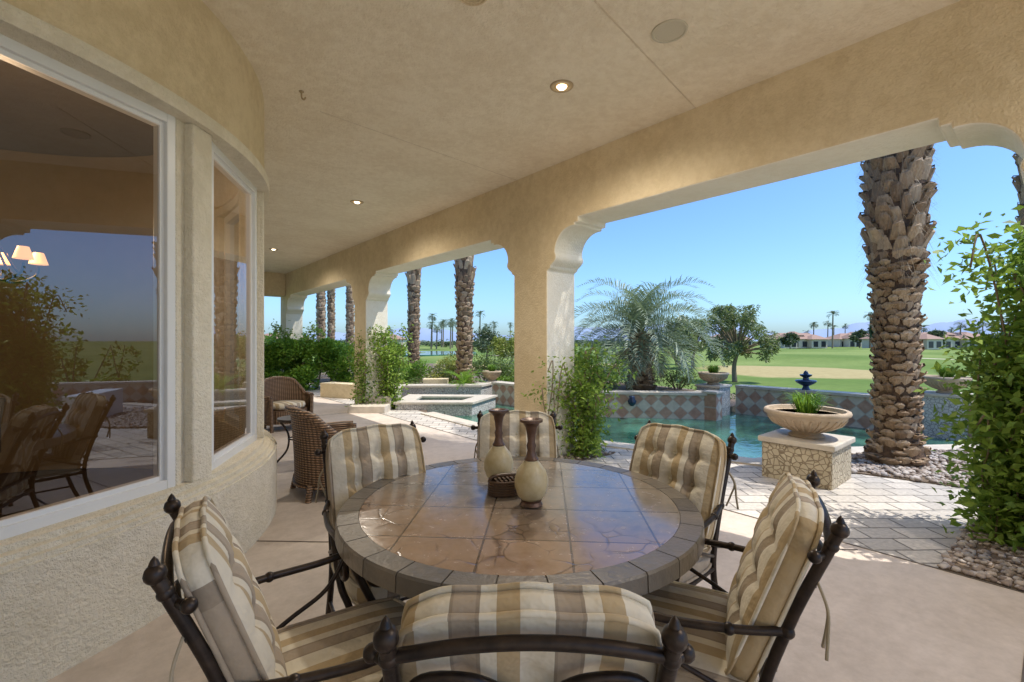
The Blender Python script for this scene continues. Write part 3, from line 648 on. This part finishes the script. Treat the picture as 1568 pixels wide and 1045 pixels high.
quads('fronds',V,M_hedge,e); mb=MB(); mb.lathe([(.1,-.1),(.12,.1),(.06,.22)]); mb.obj('trunk',[M_bark],e)
def tree(x,y,z,H,cr_,n,size,mat,name='olive_tree',tr=.18,droop=0.0,asp=.45,low=.40,nb=26,q0=.18,q1=.36):
    e=empty(name,(0,0,0)); mb=MB(); cs=[];rs=[]
    top=(x+.1*H*.3,y,z+H*.36); mb.tube(cr([(x,y,z-.1),(x-.05,y,z+H*.2),top],5),[tr*(1-.4*i/10) for i in range(11)],n=8)
    for i in range(nb):
        a=i*2.399; rr=cr_*random.uniform(.15,1.0); zz=z+H*random.uniform(low,.94); rr*=1-1.1*max(0,(zz-z)/H-.62); c=(x+rr*math.cos(a),y+rr*math.sin(a),zz)
        mb.tube(cr([top,((top[0]+c[0])/2,(top[1]+c[1])/2,(top[2]+zz)/2+.1),c],4),[tr*.5*(1-.8*j/8) for j in range(9)],n=5)
        cs.append(c); q=cr_*random.uniform(q0,q1); rs.append((q,q,q*1.1))
    mb.obj('trunk_and_limbs',[M_stem],e,smooth=True)
    quads('foliage',leafV(blobs(cs,rs,n,.1),size,.2,asp,droop),mat,e)
tree(14.9,31,-1.3,5.3,2.3,9000,.24,M_olive,droop=.6,asp=.28,low=.25,nb=46,q0=.12,q1=.26)
tree(17.2,44,-1.3,5,1.7,4000,.3,M_olive)
tree(19.0,52,-1.3,5.5,2.0,4000,.35,M_far,'broadleaf_tree')
tree(-3.2,60,-1.3,4.2,2.6,3500,.35,M_far,'broadleaf_tree'); tree(0,48,-1.3,3.2,2.2,3500,.3,M_yel,'broadleaf_tree')
# ------------------------------------------------------------ golf course ground
def m_golf():
    m,nt,b=newmat('golf_grass'); co=coords(nt); b.inputs['Roughness'].default_value=.95; b.inputs['Specular IOR Level'].default_value=.1
    n=noise(nt,co,.05,3,.6); n2=noise(nt,co,2.0,3,.7)
    g=mixc(nt,.5,ramp(nt,n,[(.35,(.12,.185,.04)),(.62,(.21,.265,.075))]),ramp(nt,n2,[(.3,(.7,.7,.7)),(.7,(1.25,1.25,1.25))]),'MULTIPLY')
    wob=math_(nt,'MULTIPLY',math_(nt,'SUBTRACT',noise(nt,co,.15,3),.5),.9)
    def ell(cx,cy,rx,ry,rot,soft=.15):
        mp=nt.nodes.new('ShaderNodeMapping'); mp.vector_type='TEXTURE'; mp.inputs['Location'].default_value=(cx,cy,0); mp.inputs['Rotation'].default_value=(0,0,rot); mp.inputs['Scale'].default_value=(rx,ry,1e6); lk(nt,co,mp.inputs[0])
        v=nt.nodes.new('ShaderNodeVectorMath'); v.operation='LENGTH'; lk(nt,mp.outputs[0],v.inputs[0])
        d=math_(nt,'ADD',v.outputs['Value'],wob)
        return ramp(nt,math_(nt,'DIVIDE',d,2),[(.5-soft/2,(1,1,1)),(.5,(0,0,0))])
    tan=ramp(nt,n2,[(.3,(.34,.27,.12)),(.7,(.44,.36,.17))]); sand=(.62,.52,.40)
    for E in ((27,43,9.5,12,-.5),(2,52,11,6,0.1),(-10,40,8,6,0)): g=mixc(nt,ell(*E),g,tan)
    for E in ((58,62,5,3,.2),(75,110,8,4,0),(2,100,8,5,0)): g=mixc(nt,ell(*E,.06),g,sand)
    lk(nt,g,b.inputs['Base Color']); return m
M_golf=m_golf()
def gz(x,y):
    r=math.hypot(x,y); a=min(1,max(0,(r-35)/40))*min(1,max(0,(320-r)/80)) if r<320 else 0
    return -1.3+a*(.55*math.sin(x*.07+1)*math.sin(y*.06)+.3*math.sin(x*.15+y*.11))
mb=MB(); V=[];F=[]; rs=[0.01]+list(np.geomspace(6,6000,90)); na=144
for r in rs:
    for j in range(na): a=2*math.pi*j/na; x,y=r*math.cos(a),r*math.sin(a); V.append((x,y,gz(x,y)))
for i in range(len(rs)-1):
    for j in range(na): F.append((i*na+j,(i+1)*na+j,(i+1)*na+(j+1)%na,i*na+(j+1)%na))
mb.add(V,F); mb.obj('ground',[M_golf],smooth=True)
mb=MB(); mb.prism([(-19+9*math.cos(a)*1.3,95+16*math.sin(a)) for a in np.linspace(0,6.283,30)[:-1]],-1.4,-.95); mb.obj('golf_pond',[M_water])
def ridge(name,y,h,sd,mat):
    r=np.random.default_rng(sd); n=260; xs=np.linspace(-1.5*y,1.9*y,n); t=np.arange(n); zz=np.zeros(n)
    for k_ in range(1,7): zz+=np.abs(np.sin(t*.035*1.9**k_+r.uniform(0,6)))*.55**k_
    zz=zz/zz.max()*h*(.75+.25*np.sin(t*.03+r.uniform(0,6)))
    mb=MB(); V=[];F=[]
    for i in range(n): V+=[(xs[i],y,-5),(xs[i],y+120,max(2,zz[i])),(xs[i],y+500,-5)]
    for i in range(n-1): F+=[(3*i,3*i+3,3*i+4,3*i+1),(3*i+1,3*i+4,3*i+5,3*i+2)]
    mb.add(V,F); mb.obj(name,[mat],smooth=True)
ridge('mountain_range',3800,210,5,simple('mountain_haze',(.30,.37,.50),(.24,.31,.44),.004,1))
pts=[]
for i in range(420):
    a=random.uniform(-.72,1.2); d=random.uniform(190,300); x=a*d; s=random.uniform(1.0,2.6); pts.append(blobs([(x,d,-1+s*.6)],[(s*1.3,s,s*.8)],50,.4))
e=empty('distant_tree_line'); quads('foliage',leafV(np.concatenate(pts),1.1,.2,.7),M_far,e)
V=[];mb=MB()
for i in range(46):
    if i<12: a=random.uniform(-.2,-.02); d=random.uniform(150,200)
    elif i<34: a=random.uniform(.40,1.15); d=random.uniform(150,260)
    else: a=random.uniform(-.7,1.2); d=random.uniform(200,280)
    x=a*d; H=random.uniform(6,12); mb.tube([(x,d,-1.3),(x+.2,d,H-1.3)],[.28,.2],n=5)
    for j in range(16): V+=frondV((x+.2,d,H-1.3),j*2.399,math.radians(random.uniform(-30,70)),2.3,1.7,7,1.0,.09)
e=empty('distant_palm_trees'); quads('fronds',V,M_far,e); mb.obj('trunks',[M_stem],e)
M_hw=simple('house_stucco',(.66,.58,.47),(.6,.53,.43),1); M_hr=simple('clay_tile_roof',(.36,.22,.16),(.30,.19,.14),2,.8,.5,4,.1); M_hg=simple('house_window_dark',(.03,.035,.045),(.05,.05,.06),1,.2)
def house_far(x,y,w,rot):
    e=empty('stucco_house',(x,y,-1.3),rot); mb=MB(); rf=MB(); wn=MB()
    def wing(cx,cy,ww,dd,h,ph):
        mb.box(cx-ww/2,cx+ww/2,cy-dd/2,cy+dd/2,0,h)
        o=.7; x0,x1,y0,y1=cx-ww/2-o,cx+ww/2+o,cy-dd/2-o,cy+dd/2+o; z=h; k_=min(dd,ww)/2+o*.5
        if ww>dd: a=(x0+k_,cy,z+ph); b=(x1-k_,cy,z+ph)
        else: a=(cx,y0+k_,z+ph); b=(cx,y1-k_,z+ph)
        V=[(x0,y0,z),(x1,y0,z),(x1,y1,z),(x0,y1,z),a,b]
        if ww>dd: F=[(0,1,5,4),(1,2,5),(2,3,4,5),(3,0,4),(0,3,2,1)]
        else: F=[(0,1,4),(1,2,5,4),(2,3,5),(3,0,4,5),(0,3,2,1)]
        rf.add(V,F)
        n=max(2,int(ww/3.2))
        for i in range(n):
            wx=cx-ww/2+ww*(i+.5)/n; wn.box(wx-.9,wx+.9,cy-dd/2-.06,cy-dd/2-.01,.5,2.6)
    wing(0,0,w,9,3.5,2.4); wing(-w*.3,-5,w*.26,5,3.7,2.0); wing(w*.28,-4,w*.3,6,3.4,1.8); wing(w*.02,.5,w*.2,6,5.0,1.5)
    mb.obj('walls',[M_hw],e); rf.obj('roof',[M_hr],e); wn.obj('windows',[M_hg],e)
for a in ((110,182,21,.1),(140,190,20,.1),(132,158,20,.15),(155,168,22,.1),(100,215,18,0),(-60,210,22,-.1),(-95,190,20,-.2),(185,190,22,.2),(20,260,20,0)): house_far(*a)
for i,(x,y) in enumerate(((96,160),(118,150),(126,168),(146,160),(165,160),(88,185))): tree(x,y,-1.3,random.uniform(5,8),3.0,1500,.9,M_far,'broadleaf_tree',nb=14)
# ------------------------------------------------------------ furniture
def cushion(name,w,h,t,buttons,puff=.03,arch=0.0):
    mb=MB(); n=40; us=np.linspace(-1,1,n+1)
    def Z(u,v):
        p=puff*(1-abs(u)**4)*(1-abs(v)**4)
        for (bu,bv) in buttons:
            dx=(u-bu)*w/2; dy=(v-bv)*h/2
            p-=.030*math.exp(-(dx*dx+dy*dy)/(2*.022**2))
        if len(buttons)>1:
            for bu in sorted(set(b[0] for b in buttons)): p-=.010*math.exp(-((u-bu)*w/2/.014)**2)*(1-abs(v)**6)
            for bv in sorted(set(b[1] for b in buttons)): p-=.010*math.exp(-((v-bv)*h/2/.014)**2)*(1-abs(u)**6)
        return p
    def XY(u,v):
        ku=1-.085*abs(v)**5; kv=1-.085*abs(u)**5
        return (w/2*u*ku,h/2*v*kv+(arch*(1-u*u) if v>0 else 0)*v+.003*math.cos(u*9))
    V=[];A=[]
    for sgn in (1,-1):
        for j in range(n+1):
            for i in range(n+1):
                u,v=us[i],us[j]; x,y=XY(u,v); z=sgn*(t/2+ (Z(u,v) if sgn>0 else .35*Z(u,v))); V.append((x,y,z)); A.append(x)
    F=[]; m=n+1; o=m*m
    for j in range(n):
        for i in range(n):
            a=j*m+i; F.append((a,a+1,a+m+1,a+m)); F.append((o+a+m,o+a+m+1,o+a+1,o+a))
    bd=[i for i in range(m)]+[j*m+n for j in range(1,m)]+[n*m+i for i in range(n-1,-1,-1)]+[j*m for j in range(n-1,0,-1)]
    mid=[]
    for b in bd:
        x,y,z=V[b]; mid.append(len(V)); V.append((x+.008*np.sign(x)*min(1,(abs(x)/(w/2))**8),y+.008*np.sign(y)*min(1,(abs(y)/(h/2))**8),0)); A.append(x)
    k=len(bd)
    for i in range(k):
        j=(i+1)%k; F.append((bd[j],bd[i],mid[i],mid[j])); F.append((mid[j],mid[i],bd[i]+o,bd[j]+o))
    mb.add(V,F,0,A)
    for s in (0,o):
        P=[V[b+s] for b in bd]; mb.tube([(p[0]*1.012,p[1]*1.012,p[2]) for p in P],.0065,True,6)
    for bu,bv in buttons:
        x,y=XY(bu,bv); mb.ball((x,y,t/2+Z(bu,bv)+.003),.011)
    return mb.obj(name,[M_str],smooth=True)
def build_chair():
    fr=MB()
    for s in (-1,1):
        x=.238*s
        fr.tube(cr([(x,-.36,0),(x,-.28,.2),(x,-.235,.42),(x,-.305,.68),(x,-.395,.90),(x,-.415,.945)],6),.0150,n=10)
        fr.ball((x,-.420,.960),.022); fr.ball((x,-.402,.915),.018); fr.lathe([(.011,0),(.007,.010),(.001,.018)],(x,-.422,.980),10)
        fr.ball((x,-.302,.665),.020); fr.ball((x*1.17,-.36,.895),.017); fr.tube([(x,-.385,.89),(x*1.17,-.36,.895)],.010)
        X=.27*s
        fr.tube(cr([(x,-.302,.665),(X*1.03,-.18,.66),(X*1.13,0,.655),(X*1.15,.14,.668),(X*1.14,.23,.655),(X*1.12,.27,.61),(X*1.10,.265,.555),(X*1.09,.225,.525),(X*1.09,.185,.54),(X*1.09,.175,.575),(X*1.09,.20,.60),(X*1.09,.225,.585)],6),.0125,n=8)
        fr.ball((X*1.09,.222,.58),.016); fr.ball((X*1.05,-.16,.659),.017)
        fr.tube(cr([(X*1.14,.10,.655),(X*1.10,.18,.48),(X*1.0,.225,.38),(X*.99,.245,.18),(X*1.02,.265,0)],6),.014,n=8); fr.ball((X*1.02,.265,.014),.022)
        fr.tube(cr([(x,-.24,.44),(X*1.03,-.1,.5),(X*1.08,.02,.56),(X*1.13,.09,.655)],6),.008)
        fr.tube([(x,-.29,.18),(X*.99,.245,.18)],.008)
        fr.tube([(x,-.238,.385),(X,.24,.385)],.012)
        fr.tube(cr([(x,-.360,.80),(x*.78,-.385,.865),(x*.42,-.39,.87),(x*.18,-.375,.835),(x*.10,-.365,.80),(x*.22,-.36,.785),(x*.30,-.365,.81),(x*.22,-.37,.825)],5),.0095)
        fr.tube(cr([(x,-.27,.55),(x*.6,-.29,.64),(x*.25,-.30,.60),(x*.10,-.28,.52)],5),.009)
    fr.tube(cr([(-.238,-.40,.915),(-.12,-.408,.938),(0,-.41,.946),(.12,-.408,.938),(.238,-.40,.915)],6),.0125,n=8)
    fr.tube([(-.238,-.25,.50),(.238,-.25,.50)],.011); fr.tube([(-.238,-.238,.385),(.238,-.238,.385)],.012); fr.tube([(-.265,.24,.385),(.265,.24,.385)],.012)
    fr.tube([(-.25,-.02,.18),(.25,-.02,.18)],.008)
    for yy in (-.12,0,.12): fr.tube([(-.255,yy,.385),(.255,yy,.385)],.008)
    f=fr.obj('iron_frame',[M_iron],smooth=True,auto=60)
    bt=[(u,v) for u in (-.5,0,.5) for v in (-.45,.05,.52)]
    b=cushion('back_cushion',.475,.54,.058,bt,.034,.014); b.location=(0,-.268,.722); b.rotation_euler=(math.radians(90-20),0,math.pi)
    s=cushion('seat_cushion',.51,.50,.075,[],.022); s.location=(0,.02,.447)
    ti=MB()
    for s_ in (-1,1):
        for k_ in (-.012,.012): ti.tube(cr([(.24*s_,-.37,.82),(.265*s_,-.39,.76),(.26*s_+k_,-.39,.70),(.255*s_+k_*2.4,-.385,.64)],4),.005,n=4)
    t=ti.obj('cushion_tie',[simple('tie_cloth',(.42,.35,.25),(.36,.3,.2))],smooth=True)
    return [f,b,s,t]
proto=build_chair()
def chair_back(x,y,fx,fy):
    l=math.hypot(fx,fy); fx/=l; fy/=l; e=empty('patio_dining_chair',(x+.41*fx,y+.41*fy,0),math.atan2(fy,fx)-math.pi/2)
    for p in proto:
        n=inst(p,e); n.location=p.location; n.rotation_euler=p.rotation_euler
chair_back(.03,.775,0,1)
chair_back(-.87,1.18,.84,.54)
chair_back(.945,1.42,-.90,.44)
chair_back(.93,2.47,-.78,-.63)
chair_back(.03,3.02,.0,-1)
chair_back(-.76,2.50,.55,-.83)
for p in proto: bpy.data.objects.remove(p)
T=empty('round_tile_table',(.03,2.07,0)); R=.765; zt=.745
mb=MB(); mb.lathe([(R-.087,zt-.03),(R-.087,zt),(.001,zt)],n=96); mb.obj('tile_top',[M_top],T)
mb=MB(); nt_=30
for i in range(nt_):
    a0=2*math.pi*i/nt_+.0035; a1=2*math.pi*(i+1)/nt_-.0035; V=[];sub=4
    for j in range(sub+1):
        a=a0+(a1-a0)*j/sub
        for rr,zz in ((R-.085,zt-.02),(R-.085,zt+.001),(R-.006,zt+.001),(R,zt-.007),(R+.002,zt-.06),(R-.03,zt-.065)): V.append((rr*math.cos(a),rr*math.sin(a),zz))
    F=[]
    for j in range(sub):
        for k_ in range(6): F.append((6*j+k_,6*j+(k_+1)%6,6*j+6+(k_+1)%6,6*j+6+k_))
    F+=[(5,4,3,2,1,0),tuple(6*sub+q for q in range(6))]; mb.add(V,F)
mb.obj('rim_tiles',[M_rim],T)
mb=MB(); mb.lathe([(R-.10,zt-.07),(R-.008,zt-.058),(R-.008,zt-.012),(R-.088,zt-.004),(R-.12,zt-.03)],n=96); mb.obj('grout_core',[simple('grout',(.15,.13,.11))],T)
mb=MB()
for i in range(4):
    a=math.pi/4+i*math.pi/2; c,s=math.cos(a),math.sin(a)
    P=[(.5,.665),(.42,.60),(.26,.50),(.16,.36),(.20,.20),(.36,.08),(.46,.03),(.50,.012)]
    mb.tube(cr([(r*c,r*s,z) for r,z in P],6),.018,n=8); mb.ball((.5*c,.5*s,.02),.028)
mb.tube([(.16*math.cos(a),.16*math.sin(a),.36) for a in np.linspace(0,6.283,25)[:-1]],.012,True); mb.tube([(.55*math.cos(a),.55*math.sin(a),.655) for a in np.linspace(0,6.283,49)[:-1]],.014,True)
mb.obj('iron_base',[M_iron],T,smooth=True)
def vase(x,y,s=1.0):
    e=empty('ceramic_candle_vase',(x,y,zt)); b=MB()
    b.lathe([(.036,0),(.047,.006),(.040,.018),(.045,.028)],n=32,m=1)
    b.lathe([(.040,.026),(.057,.045),(.068,.08),(.069,.11),(.058,.145),(.037,.172),(.024,.188)],n=40,m=0)
    b.lathe([(.026,.184),(.030,.19),(.022,.20),(.016,.225),(.020,.245),(.015,.26),(.018,.29),(.024,.32),(.036,.338),(.047,.342),(.047,.352),(.034,.352),(.028,.346),(.001,.345)],n=32,m=1)
    b.obj('vase_body',[M_vase,M_bronze],e,smooth=True,auto=50); e.scale=(s,s,s)
vase(.083,1.99,1.05); vase(-.065,2.27,1.05)
e=empty('woven_napkin_caddy',(-.025,2.14,zt),.3); mb=MB()
for i in range(6): mb.tube([(.085*math.cos(a)*(1-.01*i),.05*math.sin(a),.008+.011*i) for a in np.linspace(0,6.283,25)[:-1]],.007,True)
mb.lathe([(.001,.004),(.05,.004)]); mb.tube(cr([(-.085,0,.06),(-.06,0,.085),(.06,0,.085),(.085,0,.06)]),.008)
for i in range(5): mb.box(-.055+.02*i,-.045+.02*i,-.035,.035,.01,.07)
mb.obj('caddy',[simple('dark_wood',(.12,.065,.035),(.06,.035,.02),30,.5)],e)
def wicker(x,y,ang,sc=1.0):
    e=empty('wicker_armchair',(x,y,0),ang-math.pi/2); mb=MB(); n=40
    def shell(R):
        V=[];F=[];K=10
        for i in range(n+1):
            a=math.radians(-118+236*i/n); ad=abs(math.degrees(a)); hb=.80-.24*min(1,max(0,(ad-40)/35))
            if ad<40: hb=.80+.04*math.cos(a*2.2)
            for j in range(K+1):
                t=j/K; z=.12+(hb-.12)*t; r=R*(1+.10*t*t); V.append((r*math.sin(a)*1.0,-r*math.cos(a)*.98*(1.25 if math.cos(a)<0 else 1),z))
        for i in range(n):
            for j in range(K): q=i*(K+1)+j; F.append((q,q+K+1,q+K+2,q+1))
        return V,F,K
    V,F,K=shell(.34); mb.add(V,F); rim=[Vector(V[i*(K+1)+K]) for i in range(n+1)]
    V2,F2,_=shell(.315); mb.add(V2,F2)
    mb.tube(rim,.035,n=10); mb.tube([Vector(V[i*(K+1)]) for i in range(n+1)],.016)
    mb.lathe([(.001,.12),(.32,.12),(.32,.34),(.001,.36)],n=30)
    for s in (-1,1):
        p=rim[0] if s<0 else rim[-1]; mb.tube([(p.x,p.y,p.z),(p.x*.97,p.y,.0)],.028); mb.tube([(.2*s,-.28,.15),(.22*s,-.3,0)],.022)
    mb.obj('wicker_shell',[M_wick],e,smooth=True,auto=60)
    mb=MB(); mb.lathe([(.001,.36),(.28,.36),(.30,.40),(.28,.45),(.001,.465)],n=30); mb.obj('seat_cushion',[M_str],e,smooth=True)
    e.scale=(sc,sc,.97)
wicker(-1.70,4.60,math.radians(38),1.25); wicker(-3.75,7.7,math.radians(-40),1.0)
e=empty('iron_side_table',(-2.58,5.6,0)); mb=MB(); mb.lathe([(.001,.50),(.23,.50),(.235,.515),(.23,.53),(.001,.53)],n=36)
for i in range(4):
    a=i*math.pi/2+.5; c,s=math.cos(a),math.sin(a); mb.tube(cr([(.2*c,.2*s,.50),(.11*c,.11*s,.34),(.12*c,.12*s,.16),(.22*c,.22*s,.03),(.26*c,.26*s,.012)],6),.012)
mb.tube([(.11*math.cos(a),.11*math.sin(a),.28) for a in np.linspace(0,6.283,21)[:-1]],.009,True); mb.obj('top_and_legs',[M_iron],e,smooth=True,auto=50)
# ------------------------------------------------------------ light, camera
sv=Vector((.51,-.092,1)).normalized()
sd=bpy.data.lights.new('sun','SUN'); sd.energy=5.0; sd.angle=math.radians(.5); sd.color=(1,.95,.87)
so=bpy.data.objects.new('sun',sd); scene.collection.objects.link(so); so.rotation_euler=sv.to_track_quat('Z','Y').to_euler()
w=bpy.data.worlds.new('World'); scene.world=w; w.use_nodes=True; nt=w.node_tree; sk=nt.nodes.new('ShaderNodeTexSky'); sk.sky_type='NISHITA'; sk.sun_disc=False
sk.sun_elevation=math.asin(sv.z); sk.sun_rotation=math.atan2(sv.x,sv.y); sk.air_density=1.0; sk.dust_density=1.2; sk.ozone_density=1.5; sk.altitude=50
bg=nt.nodes['Background']; bg.inputs[1].default_value=.15
nt.links.new(mixc(nt,1.0,sk.outputs[0],(.86,1.22,1.68),'MULTIPLY'),bg.inputs[0])
cd=bpy.data.cameras.new('Camera'); co=bpy.data.objects.new('Camera',cd); scene.collection.objects.link(co); co.location=(0,0,1.45); co.rotation_euler=(math.radians(90),0,0)
cd.sensor_width=36; cd.lens=16.3; cd.clip_end=20000; cd.clip_start=.02; scene.camera=co
scene.view_settings.view_transform='Standard'; scene.view_settings.look='None'; scene.view_settings.exposure=0
